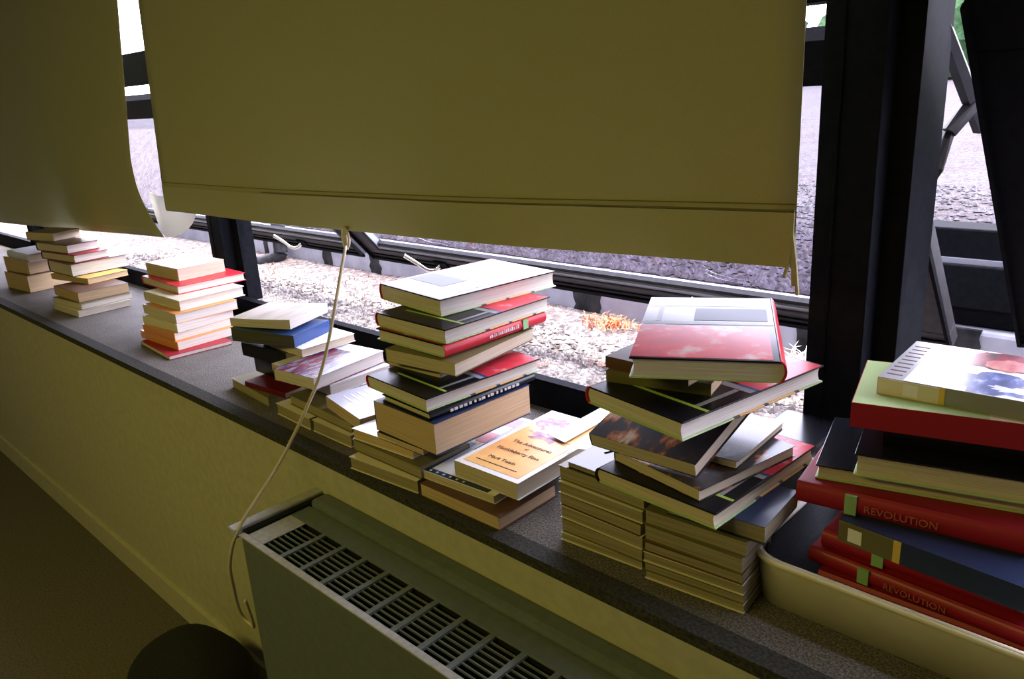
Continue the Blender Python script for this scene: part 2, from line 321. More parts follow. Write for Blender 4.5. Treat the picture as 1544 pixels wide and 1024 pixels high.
def stones(name, label, area, count, smin, smax, zf, mat='stone_a'):
    mb = MB(); base = [Vector(v) for v in ((1, 0, 0), (-1, 0, 0), (0, 1, 0), (0, -1, 0), (0, 0, 1), (0, 0, -.6))]
    fs = [(0, 2, 4), (2, 1, 4), (1, 3, 4), (3, 0, 4), (2, 0, 5), (1, 2, 5), (3, 1, 5), (0, 3, 5)]
    for k in range(count):
        x, y = area(); s_ = random.uniform(smin, smax); a = random.uniform(0, 6.28); ca, sa = math.cos(a), math.sin(a)
        sx, sy, sz = s_ * random.uniform(.7, 1.3), s_ * random.uniform(.6, 1.1), s_ * random.uniform(.5, .9)
        vs = []
        for b in base:
            px, py = b.x * sx * random.uniform(.8, 1.2), b.y * sy * random.uniform(.8, 1.2)
            vs.append((x + px * ca - py * sa, y + px * sa + py * ca, zf + b.z * sz + .002))
        mb.add(vs, fs)
    o = mb.build(name, M[mat]); return tag(o, label, 'gravel', kind='stuff')
stones('loose_gravel', 'loose pale gravel on the sunny strip below the kerb', lambda: (random.uniform(-5.5, .6), random.uniform(WY + .16, KY - .01)), 16000, .006, .017, GZ)
def far_area():
    y = KY + .2 + 3.0 * random.random() ** 1.8
    return (random.uniform(-1.75 * y - 1.0, .3), y)
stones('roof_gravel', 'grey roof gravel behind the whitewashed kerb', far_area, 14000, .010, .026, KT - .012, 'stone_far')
# kerb with tar patches
kerb = empty('roof_kerb', (-3, KY, GZ)); tag(kerb, 'low whitewashed kerb wall with tar patches beyond the gravel strip', 'kerb')
bevel(MB().box(-9 + 3, 5, 0, .14, -.2, KT - GZ).build('wall_face', M['kerb'], kerb), .012)
for px, wd, h0 in ((-4.92, .12, 0), (-4.55, .05, 0), (-3.87, .085, .0), (-3.42, .09, .0), (-1.98, .13, -.01), (-1.02, .12, 0.0), (-0.62, .16, 0.0)):
    mb = MB(); n = 7; pts = []
    for k in range(n + 1): pts.append((px + 3 - wd / 2 + random.uniform(-.012, .012), h0 + (KT - GZ + .003 - h0) * k / n))
    for k in range(n, -1, -1): pts.append((px + 3 + wd / 2 + random.uniform(-.012, .012), h0 + (KT - GZ + .003 - h0) * k / n))
    mb.prism([(p[0], p[1]) for p in pts], -.006, .01, 'y'); mb.build('tar_patch', M['tar'], kerb)
# rain pipe elbow
dp = empty('drain_pipe', (-4.25, KY, GZ)); tag(dp, 'grey drain pipe elbow coming out of the far kerb', 'pipe')
MB().tube(curve_pts([(0, -.07, .25), (0, -.075, .12), (0, -.085, .05), (-.05, -.12, .02), (-.10, -.17, .0)], 6), .042, 12).build('elbow', M['lead'], dp, True)
MB().tube([(-.10, -.17, .0), (-.112, -.182, -.004)], .047, 12).build('mouth_rim', M['lead'], dp, True)
MB().box(-.05, .05, -.09, 0.0, .12, .135).build('strap', M['lead'], dp)
# dark metal box kerb to the right
bx = empty('metal_roof_kerb', (-.9, 2.5, KT)); tag(bx, 'dark metal roof upstand with one bright rim line outside the right window', 'roof edge')
bevel(MB().box(0, 3.6, 0.0, .12, .0, .285).build('upstand', M['frame'], bx), .006)
MB().box(0, 3.6, -.012, 0, .185, .20).build('bright_rim', M['frame_light'], bx)
bevel(MB().box(0, 3.6, -.03, 0, .06, .185).build('flashing', M['frame'], bx), .004)
# plants on the gravel
def tuft(name, x, y, n, h, mat, label, spread=.12):
    mb = MB()
    for k in range(n):
        a = random.uniform(0, 6.28); r0 = random.uniform(0, spread * .6); bx_, by_ = r0 * math.cos(a), r0 * .5 * math.sin(a)
        hh = h * random.uniform(.5, 1.1); b = random.uniform(0, 6.28); l_ = hh * random.uniform(.3, 1.0); wdt = random.uniform(.0015, .003)
        p = [Vector((bx_, by_, 0)), Vector((bx_ + l_ * .4 * math.cos(b), by_ + l_ * .4 * math.sin(b), hh * .7)), Vector((bx_ + l_ * math.cos(b), by_ + l_ * math.sin(b), hh * random.uniform(.5, 1)))]
        sd_ = Vector((-math.sin(b), math.cos(b), 0)) * wdt
        mb.add([p[0] - sd_, p[0] + sd_, p[1] - sd_, p[1] + sd_, p[2]], [(0, 1, 3, 2), (2, 3, 4)])
    o = mb.build(name, mat); o.location = (x, y, GZ); return tag(o, label, 'weed', kind='stuff')
tuft('dry_grass_tuft', -1.78, KY - .10, 190, .055, M['rust_grass'], 'rusty orange dry grass at the kerb beside the tall book tower', .24)
tuft('dry_grass_tuft', -2.95, KY - .10, 260, .035, M['dead_leaf'], 'low brown dead weeds along the kerb, left of the book tower', .9)
tuft('dry_grass_tuft', -4.4, KY - .22, 220, .035, M['dead_leaf'], 'brown dead weeds around the drain pipe mouth', .8)
tuft('pale_grass_tuft', -0.98, KY - .16, 60, .09, M['pale_grass'], 'wiry bleached grass next to the near window post', .14)
for k, (x, y) in enumerate(((-2.62, 1.95), (-2.48, 2.0), (-1.55, 1.98), (-1.72, 1.86), (-2.05, 2.25), (-1.5, 2.22), (-1.36, 1.9))):
    mb = MB()
    for q in range(6):
        a = random.uniform(0, 6.28); cx, cy = x + random.uniform(-.03, .03), y + random.uniform(-.02, .02); s_ = random.uniform(.010, .018); u = Vector((math.cos(a), math.sin(a), random.uniform(-.2, .2))) * s_; vv = Vector((-math.sin(a), math.cos(a), random.uniform(.2, .6))) * s_ * .5
        c = Vector((cx, cy, GZ + .016)); mb.add([c - u, c - vv, c + u, c + vv], [(0, 1, 2, 3)])
    o = mb.build('leaf_clump', M['dead_leaf'])
    tag(o, 'small clump of dark dead leaves on the gravel', 'leaves', 'dead leaf clumps on the gravel')
# far trees
for k in range(16):
    x = -84 + k * 5.9 + random.uniform(-.2, .2); y = 46 + random.uniform(-1, 1) + (k % 2) * 8; h = random.uniform(4.0, 5.2)
    tr_ = empty('far_tree', (x, y, KT)); tag(tr_, 'green tree in the far row on the skyline', 'tree', 'far trees on the skyline')
    bm = bmesh.new(); bmesh.ops.create_icosphere(bm, subdivisions=3, radius=1.0)
    for v_ in bm.verts:
        r_ = 1 + random.uniform(-.16, .16); v_.co = Vector((v_.co.x * 4.4 * r_, v_.co.y * 2.6 * r_, h * .52 + v_.co.z * h * .55 * r_))
    me = bpy.data.meshes.new('crown'); bm.to_mesh(me); bm.free(); me.materials.append(M['leaf'])
    c = bpy.data.objects.new('crown', me); COL.objects.link(c); c.parent = tr_
    MB().tube([(0, 0, 0), (0.05, 0, h * .5)], [.18, .12], 8).build('trunk', M['bark'], tr_)

# ================================================================== BLINDS
def sheet(name, xl, xr, zb, zt, y0, mat, parent, wave=.004, nx=48, nz=24, th=.0012, ph=0.0):
    def pt(i, j, d):
        s_ = i / nx; q = j / nz; z = zb(s_) + (zt - zb(s_)) * q; x = xl(z) + (xr(z) - xl(z)) * s_
        return (x, y0 + d + wave * math.sin(5.0 * s_ * math.pi + ph) * (1 - q * .6) + .006 * (1 - q) ** 2, z)
    mb = MB(); W = nx + 1
    for d in (0, th):
        for j in range(nz + 1):
            for i in range(nx + 1): mb.v.append(pt(i, j, d))
    o = W * (nz + 1)
    for j in range(nz):
        for i in range(nx):
            a = j * W + i; mb.f.append((a, a + 1, a + W + 1, a + W)); mb.f.append((o + a, o + a + W, o + a + W + 1, o + a + 1))
    for i in range(nx):
        mb.f.append((i, o + i, o + i + 1, i + 1)); a = nz * W + i; mb.f.append((a, a + 1, o + a + 1, o + a))
    for j in range(nz):
        a = j * W; mb.f.append((a, a + W, o + a + W, o + a)); a = j * W + nx; mb.f.append((a, o + a, o + a + W, a + W))
    return mb.build(name, mat, parent, True), pt
BY = 1.215
bl = empty('roller_blind', (0, 0, 0)); tag(bl, 'wide olive-tan roller blind hanging half down with a stitched hem and long cord', 'blind')
zb = lambda s_: 1.374 + .046 * s_ - .010 * math.sin(math.pi * s_)
xl_ = lambda z: -2.965 + .16 * max(0, z - 1.4); xr_ = lambda z: -.549
sheet('fabric', xl_, xr_, zb, 2.56, BY, M['fabric'], bl)
def strip(name, dz0, dz1, y0, y1, mat, s0=0.0, s1=1.0, tilt=0.0):
    mb = MB(); n = 40
    for k in range(n + 1):
        s_ = s0 + (s1 - s0) * k / n; x = -2.95 + (2.95 - .551) * s_; z = zb(s_)
        yy = BY + .004 * math.sin(5 * s_ * math.pi) + .006
        mb.v += [(x, yy + y0, z + dz0 + tilt * s_), (x, yy + y0, z + dz1 + tilt * s_), (x, yy + y1, z + dz1 + tilt * s_), (x, yy + y1, z + dz0 + tilt * s_)]
    for k in range(n):
        a = 4 * k
        for q in range(4): mb.f.append((a + q, a + (q + 1) % 4, a + 4 + (q + 1) % 4, a + 4 + q))
    mb.f += [(0, 1, 2, 3), (4 * n + 3, 4 * n + 2, 4 * n + 1, 4 * n)]
    return mb.build(name, mat, bl)
strip('hem', -.002, .088, -.0045, .0045, M['fabric'])
strip('hem_seam', .100, .102, -.0024, .002, M['seam'])
strip('hem_seam', .090, .092, -.0056, .002, M['seam'], .3, 1.0)
MB().tube([(-2.99, BY + .03, 2.57), (-.52, BY + .03, 2.57)], .03, 16).build('roller_tube', M['frame_light'], bl, True)
# frayed threads at the right corner
for dx, dz in ((.004, -.05), (.012, -.075), (-.012, -.03)):
    MB().tube(curve_pts([(-.552, BY, 1.475), (-.549 + dx * .3, BY - .002, 1.44), (-.549 + dx, BY - .003, 1.42 + dz * .6)], 4), .0035, 5).build('loose_thread', M['fabric'], bl)
# cord with ring: from the hem over the sill edge, past the convector corner and down the wall
rg = MB(); tor = [(-1.80 + .016 * math.cos(a), BY - .008, 1.366 + .026 * math.sin(a)) for a in [2 * math.pi * k / 20 for k in range(21)]]
rg.tube(tor, .0035, 6, False); rg.build('cord_ring', M['cord'], bl, True)
MB().tube([(-1.80, BY - .004, 1.398), (-1.80, BY - .008, 1.36), (-1.80, BY - .010, 1.335)], [.006, .009, .006], 8).build('cord_knot', M['cord'], bl, True)
cp = [(-1.80, BY - .01, 1.345), (-1.665, 1.095, 1.322), (-1.563, .95, 1.143), (-1.549, .87, 1.038), (-1.541, .78, .94), (-1.503, .652, .858), (-1.535, .628, .77), (-1.60, .65, .66), (-1.66, .68, .54), (-1.63, .69, .512), (-1.60, .68, .54), (-1.585, .665, .62)]
MB().tube(curve_pts(cp, 8), .0042, 7).build('pull_cord', M['cord'], bl, True)
# left blind
b2 = empty('roller_blind', (0, 0, 0)); tag(b2, 'second roller blind at the far left, lower right corner curled over', 'blind')
zb2 = lambda s_: 1.16 + .105 * s_ * 1.0
def xr2(z): return -3.03 - .17 * min(1, max(0, (2.1 - z) / .55)) + (.17 * ((1.5 - z) / .235) ** 2 if z < 1.5 else 0)
sheet('fabric', lambda z: -5.45, xr2, zb2, 2.56, BY + .004, M['fabric'], b2, .003, 40, 40, .0012, 1.0)
cu = MB(); n = 14; top = []
for k in range(n + 1):
    a = math.pi * (1 + k / n); cu.v.append((-3.04 + .205 * math.cos(a), BY + .02 + .05 * abs(math.cos(a)) , 1.418 + .155 * math.sin(a)))
for k in range(n + 1):
    a = math.pi * (1 + k / n); cu.v.append((-3.04 + .205 * math.cos(a), BY + .022 + .05 * abs(math.cos(a)), 1.418 + .0 * math.sin(a)))
for k in range(n): cu.f.append((k, k + 1, n + 2 + k, n + 1 + k))
c_ = cu.build('curled_corner', M['fabric_back'], b2, True); sm = c_.modifiers.new('solid', 'SOLIDIFY'); sm.thickness = .0015
strip2 = MB().tube([(-5.47, BY + .03, 2.57), (-3.0, BY + .03, 2.57)], .03, 16).build('roller_tube', M['frame_light'], b2, True)

daylight_blocker = empty('roller_blind', (0, 0, 0)); tag(daylight_blocker, 'added out-of-view roller blind cutting daylight from the right-hand window', 'blind')  # unseen blind, added to hold back daylight from the right bay
sheet('fabric', lambda z: -.46, lambda z: 1.86, lambda s_: 1.97, 2.56, BY, M['fabric'], daylight_blocker, .003, 30, 10)
MB().tube([(-.48, BY + .03, 2.57), (1.9, BY + .03, 2.57)], .03, 16).build('roller_tube', M['frame_light'], daylight_blocker, True)

# ================================================================== CONVECTOR
CX0, CX1, CY0, CY1, CTOP = -1.50, 0.9, 0.640, 0.862, 0.84
cv = empty('fan_convector', (CX0, CY1, 0)); tag(cv, 'long green-grey metal fan convector with slotted top grille under the sill', 'heater')
def cbox(name, x0, x1, y0, y1, z0, z1, mat, b=.002): 
    o = MB().box(x0 - CX0, x1 - CX0, y0 - CY1, y1 - CY1, z0, z1).build(name, mat, cv)
    return bevel(o, b) if b else o
cbox('front_panel', CX0 + .006, CX1, CY0 + .004, CY0 + .012, .06, CTOP - .004, M['convector'])
cbox('end_panel', CX0 + .004, CX0 + .012, CY0 + .012, CY1, .06, CTOP - .004, M['convector'])
cbox('plinth', CX0 + .02, CX1, CY0 + .03, CY1, 0, .06, M['dark'], 0)
cbox('front_edge', CX0, CX1, CY0, CY0 + .016, CTOP - .004, CTOP, M['convector_trim'])
cbox('grille_border', CX0 + .012, CX1, .762, .812, CTOP - .006, CTOP - .002, M['convector'])
cbox('back_ledge', CX0 + .012, CX1, .812, CY1, CTOP - .03, CTOP + .014, M['convector'], .012)
cbox('end_cap', CX0 - .035, CX0 - .004, CY0 - .006, CY1, CTOP - .012, CTOP + .010, M['convector_trim'], .003)
cbox('end_cap_step', CX0 - .004, CX0 + .014, CY0 + .014, CY1 - .002, CTOP - .01, CTOP + .004, M['dark'], .002)
cbox('grille_border', CX0 + .014, -1.425, .656, .762, CTOP - .006, CTOP - .002, M['convector_trim'])
cbox('air_duct', -1.43, CX1, .655, .763, .70, .72, M['dark'], 0)
cbox('duct_wall', -1.43, CX1, .763, .765, .70, CTOP - .007, M['dark'], 0); cbox('duct_wall', -1.43, CX1, .653, .655, .70, CTOP - .007, M['dark'], 0)
GX0, PITCH, NC, NS = -1.425, .0732, 32, 8
sw = (.762 - .656) / NS
for k in range(NS - 1):
    y = .656 + sw * (k + 1); cbox('slat', GX0, CX1, y - .0012, y + .0012, CTOP - .009, CTOP - .005, M['convector'], 0)
cme = None
for k in range(1, NC):
    x = GX0 + PITCH * k
    if x > CX1: break
    cbox('crossbar', x - .006, x + .006, .655, .763, CTOP - .008, CTOP - .0025, M['convector'], 0)

# dark bag on the floor, far left of the convector
bm = bmesh.new(); bmesh.ops.create_uvsphere(bm, u_segments=28, v_segments=16, radius=1)
for v_ in bm.verts:
    x, y, z = v_.co; k = 1 + .06 * math.sin(4 * x + 1) * math.cos(3 * y); v_.co = (x * .20 * k, y * .15 * k, max(-.99, z) * .15 * k + .15)
    if v_.co.z < .02: v_.co.z = 0.0
me = bpy.data.meshes.new('body'); bm.to_mesh(me); bm.free(); me.materials.append(M['black_cloth'])
for p in me.polygons: p.use_smooth = True
bag = empty('floor_bag', (-2.03, .66, 0), .3); tag(bag, 'dark slumped bag on the floor beside the convector end', 'bag')
o = bpy.data.objects.new('body', me); COL.objects.link(o); o.parent = bag

# ceiling lamp behind the camera
lt = empty('ceiling_light', (-1.7, -1.6, CZ)); tag(lt, 'long ceiling light panel above the room', 'lamp')
MB().box(-1.4, 1.4, -.3, .3, -.06, 0).build('housing', M['convector_trim'], lt)
ld = bpy.data.lights.new('lamp_glow', 'AREA'); ld.shape = 'RECTANGLE'; ld.size = 2.6; ld.size_y = .5; ld.energy = LAMP_POWER; ld.color = LAMP_COLOR
lo = bpy.data.objects.new('lamp_glow', ld); COL.objects.link(lo); lo.parent = lt; lo.location = (0, 0, -.075)

# ================================================================== BOOKS
# key: front corner x, y, turn, length of front edge, depth, thickness, base height
B = {
'T1':(-1.152,0.869,0.081,0.209,0.13,0.028,0.9555),'T2':(-1.151,0.880,0.009,0.229,0.14,0.026,0.984),'T3':(-1.188,0.893,0.072,0.190,0.13,0.022,1.0105),
'T4':(-1.145,0.890,0.013,0.151,0.200,0.014,1.033),'T5':(-1.101,0.888,-0.028,0.203,0.267,0.067,1.0475),'T6':(-1.115,0.892,-0.062,0.169,0.286,0.016,1.115),
'T7':(-1.126,0.893,-0.078,0.222,0.308,0.028,1.1315),'T8a':(-1.188,0.987,0.047,0.169,0.270,0.020,1.160),'T8b':(-1.128,0.978,0.125,0.199,0.274,0.029,1.1805),
'T9':(-1.159,0.982,-0.006,0.233,0.307,0.027,1.210),'T10':(-1.164,0.989,-0.024,0.244,0.314,0.031,1.2375),'T11':(-1.242,1.048,-0.111,0.252,0.335,0.038,1.269),
'H1':(-0.920,0.872,0.012,0.222,0.161,0.027,0.9555),'H2':(-0.9605,0.902,0.07,0.2,0.315,0.0175,0.983),'H3':(-0.912,0.916,0.022,0.169,0.302,0.034,1.001),
'P1':(-0.652,0.931,0.072,0.164,0.106,0.0155,0.9555),'P2a':(-0.650,0.928,0.033,0.167,0.106,0.0245,0.9715),'P2b':(-0.648,0.926,0.002,0.172,0.106,0.0235,0.9965),
'P3a':(-0.651,0.925,-0.015,0.172,0.106,0.0225,1.0205),'P3b':(-0.648,0.928,0.004,0.175,0.106,0.022,1.0435),'P4':(-0.648,0.932,-0.011,0.179,0.106,0.0265,1.066),'P5':(-0.652,0.934,-0.011,0.157,0.106,0.0115,1.093),
'Q1':(-0.469,0.931,0.091,0.167,0.106,0.0155,0.9555),'Q2':(-0.470,0.930,0.099,0.166,0.106,0.0145,0.9715),'Q3':(-0.471,0.931,0.093,0.168,0.106,0.0175,0.9865),
'Q4':(-0.473,0.930,0.078,0.165,0.106,0.0175,1.0045),'Q5':(-0.474,0.929,0.042,0.166,0.106,0.0265,1.0225),'Q6':(-0.471,0.935,0.061,0.170,0.106,0.0255,1.0495),'Q7':(-0.448,0.945,0.077,0.157,0.13,0.0285,1.0755),
'R1':(-0.498,0.894,-0.061,0.229,0.295,0.026,1.105),'R2':(-0.532,0.910,-0.188,0.185,0.224,0.0185,1.1315),'R3':(-0.555,0.940,0.019,0.199,0.250,0.025,1.1505),
'R4':(-0.522,1.0,0.061,0.12,0.180,0.013,1.1505),'R5':(-0.534,0.863,-0.179,0.203,0.328,0.029,1.245),
'R6a':(-0.551,0.967,0.237,0.167,0.240,0.019,1.2745),'R6b':(-0.572,0.938,-0.000,0.150,0.220,0.019,1.294),'R7':(-0.442,0.982,0.499,0.218,0.338,0.032,1.3135),
'G8':(-2.492,0.949,-0.068,0.272,0.210,0.012,0.9555),'G7':(-2.528,0.996,0.041,0.271,0.210,0.028,0.968),'G6':(-2.547,0.999,0.059,0.224,0.210,0.026,0.9965),
'G5':(-2.542,1.011,0.090,0.227,0.212,0.028,1.023),'G4':(-2.547,1.016,0.012,0.258,0.220,0.032,1.0515),'G3':(-2.576,1.046,0.021,0.276,0.239,0.035,1.084),
'G2':(-2.662,1.085,-0.022,0.32,0.25,0.029,1.1195),'G1':(-2.742,1.13,0.039,0.25,0.179,0.043,1.149),
'J8':(-3.384,0.971,0.045,0.255,0.210,0.025,0.9555),'J7':(-3.386,0.989,0.102,0.251,0.210,0.026,0.981),'J6':(-3.408,0.992,0.031,0.265,0.201,0.04,1.0075),
'J5':(-3.543,1.083,0.188,0.298,0.180,0.024,1.048),'J4':(-3.641,1.056,0.058,0.253,0.24,0.054,1.0725),'J3':(-3.650,1.08,0.142,0.30,0.15,0.033,1.127),
'J2':(-3.714,1.08,0.158,0.28,0.14,0.038,1.1605),'J1':(-3.90,1.09,0.279,0.20,0.13,0.036,1.199),
'K1':(-1.846,0.931,-0.071,0.230,0.14,0.028,0.9555),'K2':(-1.616,0.914,-0.037,0.165,0.13,0.030,0.9555),'K3':(-1.446,0.915,-0.003,0.160,0.13,0.030,0.9555),
'RED':(-1.79,0.955,0.092,0.183,0.150,0.015,0.984),'U':(-1.458,0.927,-0.042,0.283,0.16,0.026,0.986),'V':(-1.392,0.912,-0.192,0.193,0.190,0.030,1.0125),
'W':(-1.589,0.970,0.000,0.19,0.184,0.027,1.034),'N2':(-1.748,0.945,0.03,0.065,0.20,0.02,1.0615),'N':(-1.585,0.926,0.122,0.156,0.232,0.031,1.0625),
'C':(-1.737,0.993,0.002,0.200,0.164,0.021,1.0985),'BL':(-1.765,0.990,0.332,0.216,0.15,0.032,1.120),'M':(-1.794,1.003,0.374,0.202,0.170,0.024,1.158),
'KF':(-1.80,1.0,0.0,0.22,0.15,0.058,1.0005),'KG':(-1.812,0.985,0.1,0.2,0.16,0.038,1.0595),
'B9':(-0.10,1.02,0.0,0.30,0.21,0.049,0.962),'B8':(-0.113,1.013,-0.069,0.308,0.210,0.027,1.012),'B7':(-0.097,1.041,0.000,0.308,0.210,0.029,1.0395),
'B6':(-0.138,1.007,-0.097,0.240,0.170,0.035,1.069),'B5':(-0.141,1.080,0.140,0.308,0.210,0.034,1.1045),'B4':(-0.131,1.140,0.249,0.308,0.20,0.023,1.139),
'B3':(-0.074,1.134,0.240,0.308,0.20,0.035,1.1625),'B3b':(-0.08,1.175,0.25,0.28,0.17,0.034,1.198),'B2':(-0.088,1.146,0.250,0.308,0.195,0.037,1.2325),'B1':(-0.132,1.135,0.046,0.240,0.195,0.026,1.2695),
'S1':(-4.10,1.0,0.1,0.26,0.2,0.08,0.9555),'S2':(-4.12,1.02,0.15,0.24,0.19,0.07,1.036),'S3':(-4.02,1.0,0.05,0.27,0.2,0.035,1.1065),
}
def frame_of(k, spine):
    x, y, a, l, d, t, z = B[k]; ca, sa = math.cos(a), math.sin(a); F = Vector((x, y)); ex = Vector((ca, sa)); ey = Vector((-sa, ca))
    if spine == 'L': o, rz, sx, sy = F - ex * l, a, l, d
    elif spine == 'R': o, rz, sx, sy = F + ey * d, a + math.pi, l, d
    elif spine == 'F': o, rz, sx, sy = F, a + math.pi / 2, d, l
    else: o, rz, sx, sy = F - ex * l + ey * d, a - math.pi / 2, d, l
    return (o.x, o.y, z), rz, sx, sy, t
def cprofile(sx, t, th, n, bulge, x0):
    """C-shaped section (spine at x = 0): outer line then inner line back"""
    out = [(sx, t)] + [(sx - (sx - x0) * k / n, t) for k in range(1, n + 1)]
    arc = [(x0 - bulge * math.sin(math.pi * k / 8), t - t * k / 8) for k in range(1, 8)]
    out += arc + [(x0 + (sx - x0) * k / n, 0) for k in range(n + 1)]
    inn = [(sx - (sx - x0 - th) * k / n, th) for k in range(n + 1)]
    arc2 = [(x0 + th - bulge * math.sin(math.pi * k / 8), th + (t - 2 * th) * k / 8) for k in range(1, 8)]
    inn += arc2 + [(x0 + th + (sx - x0 - th) * k / n, t - th) for k in range(n + 1)]
    return out, inn
def bendf(x, sx, b): return b * max(0, x / sx) ** 2
def book(k, kind, spine, cover, pages, label, spinemat=None, back=None, bend=0.0, tilt=None, coverless=False, group=None):
    loc, rz, sx, sy, t = frame_of(k, spine)
    root = empty('book', loc, rz); tag(root, label, 'book', group)
    if tilt:
        root.rotation_euler = (Matrix.Rotation(tilt[1], 4, tilt[0]) @ Matrix.Rotation(rz, 4, 'Z')).to_euler()
    mc = M[cover]; mp = M[pages]
    if kind == 'hc':
        b = .0028; ov = .004; x0 = .008; bl_ = x0 * .9
        def board(name, z0, z1, m_): return bevel(MB().box(x0 + .001, sx, 0, sy, z0, z1).build(name, m_, root), .0009, 2)
        fc = board('front_cover', t - b, t, mc); board('back_cover', 0, b, M[back] if back else mc)
        n = 10; pts = [(x0 + .003, t)] + [(x0 - bl_ * math.sin(math.pi * q / n) ** .7, t - t * q / n) for q in range(n + 1)] + [(x0 + .003, 0)]
        pin = [(p[0] + .0022, min(max(p[1], .0012), t - .0012)) for p in pts][::-1]
        sp = MB().prism(pts + pin, 0, sy, 'y').build('spine', M[spinemat] if spinemat else mc, root, False)
        # page block: rounded back, slightly hollow fore-edge
        n = 6; zz = [b + (t - 2 * b) * q / n for q in range(n + 1)]
        prof = [(sx - ov - .003 * math.sin(math.pi * q / n), zz[q]) for q in range(n + 1)] + [(x0 - .004 * math.sin(math.pi * q / n), zz[q]) for q in range(n, -1, -1)]
        MB().prism(prof, ov, sy - ov, 'y').build('page_block', mp, root)
        # head bands
        return root, fc, (sx, sy, t)
    th = .0007; n = 8
    if not coverless:
        out, inn = cprofile(sx, t, th, n, .0008, .001)
        ring = out + inn
        mb = MB(); m_ = len(ring)
        for yy in (0, sy):
            for (px, pz) in ring: mb.v.append((px, yy, pz + bendf(px, sx, bend) * (1 if pz > t * .5 else .35)))
        for i in range(m_): mb.f.append((i, (i + 1) % m_, m_ + (i + 1) % m_, m_ + i))
        h = len(out)
        for off in (0, m_):
            for i in range(h - 1): mb.f.append((off + i, off + i + 1, off + m_ - 2 - i, off + m_ - 1 - i))
        cv_ = mb.build('cover', mc, root)
    sk = random.uniform(-.0015, .002)
    mb = MB(); xs = [.0022 + (sx - .0035 - .0022) * q / n for q in range(n + 1)]
    for yy in (.0008, sy - .0008):
        for zt_ in (th + .0001, t - th - .0001):
            for q, px in enumerate(xs): mb.v.append((px + (sk if zt_ > t / 2 else 0) * q / n, yy, zt_ + bendf(px, sx, bend) * (1 if zt_ > t * .5 else .35)))
    W = n + 1
    for q in range(n):
        mb.f += [(q, q + 1, W + q + 1, W + q), (2 * W + q, 3 * W + q, 3 * W + q + 1, 2 * W + q + 1), (W + q, W + q + 1, 3 * W + q + 1, 3 * W + q), (q, 2 * W + q, 2 * W + q + 1, q + 1)]
    mb.f += [(0, W, 3 * W, 2 * W), (n, 2 * W + n, 3 * W + n, W + n)]
    pb_ = mb.build('page_block', mp, root)
    return root, (pb_ if coverless else cv_), (sx, sy, t)
def panel(par, name, x0, x1, y0, y1, z, mat, th=.0004):
    return MB().box(x0, x1, y0, y1, z - .0001, z + th).build(name, M[mat], par)
def spine_panel(par, name, sx, y0, y1, z0, z1, mat, out=.0005):      # on the flat/rounded spine at x ~ 0
    return MB().box(-out, .004, y0, y1, z0, z1).build(name, M[mat], par)
def text(par, name, s, size, loc, rot, mat, ext=.00025, align='LEFT', shear=0):
    c = bpy.data.curves.new('lettering', 'FONT'); c.body = s; c.size = size; c.extrude = ext; c.align_x = align; c.shear = shear
    tmp = bpy.data.objects.new('lettering', c); COL.objects.link(tmp)
    dg = bpy.context.evaluated_depsgraph_get(); me = bpy.data.meshes.new_from_object(tmp.evaluated_get(dg)); bpy.data.objects.remove(tmp)
    me.materials.clear(); me.materials.append(M[mat]); o = bpy.data.objects.new(name, me); COL.objects.link(o); o.parent = par
    o.location = loc; o.rotation_euler = rot; return o
def textbook_front(fc, sx, sy, t):
    z = t
    panel(fc, 'photo_print', .02, sx - .001, sy * .52, sy * .985, z, 'photo_tb')
    panel(fc, 'pale_band', .012, sx - .004, sy * .455, sy * .50, z, 'satin_grey')
    panel(fc, 'title_panel', .02, sx * .62, sy * .22, sy * .43, z, 'satin_blue')
    panel(fc, 'green_rule', .05, sx - .002, sy * .155, sy * .175, z, 'lime')
    panel(fc, 'green_rule', sx - .03, sx - .022, sy * .175, sy * .45, z, 'satin_grey')
    panel(fc, 'blue_spot', sx - .04, sx - .002, sy * .495, sy * .52, z, 'blue')

TB = dict(cover='satin_black', pages='pg_white', spinemat='red', back='tb_back')
def tb(k, spine, label):
    r_, fc, d = book(k, 'hc', spine, TB['cover'], TB['pages'], label, TB['spinemat'], TB['back'], group='matching black and red textbooks')
    textbook_front(fc, *d); return r_, fc, d
# --- tall tower in the middle
book('T1', 'pb', 'B', 'cream', 'pg_old', 'cream paperback at the very bottom of the tall tower by the cord')
book('T2', 'pb', 'B', 'olive', 'pg_old', 'thick cream-paged paperback second from the bottom of the tall tower')
book('T3', 'pb', 'B', 'white', 'pg_tan', 'white-covered paperback jutting out left, third from the tall tower bottom', bend=.004)
book('T4', 'pb', 'L', 'black', 'pg_tan', 'thin black paperback under the thick tan book in the tall tower')
book('T5', 'pb', 'L', 'dark_blue', 'pg_tan', 'very thick tan-paged paperback in the lower part of the tall tower', tilt=None)
r_, fc, d = book('T6', 'hc', 'R', 'black', 'pg_cream', 'thin black hardcover with pale spine lettering lying on the thick tan book')
for k in range(16):
    y0 = .05 + k * .012; MB().box(-.0009, .002, y0, y0 + random.uniform(.004, .009), .005, .010).build('spine_lettering', M['pale_ink'], r_)
tb('T7', 'L', 'black textbook with a green line, sixth from the top of the tall tower')
book('T8a', 'pb', 'L', 'olive', 'pg_cream', 'olive paperback under the sagging one in the middle of the tall tower')
book('T8b', 'pb', 'L', 'olive', 'pg_cream', 'sagging cream paperback below the red-spined book in the tall tower', bend=-.003)
r_, fc, d = tb('T9', 'R', 'red-spined textbook, spine turned out, third from the top of the tall tower')
sx, sy, t = d
spine_panel(r_, 'spine_label', sx, sy * .20, sy * .255, .003, t - .003, 'label', .0006)
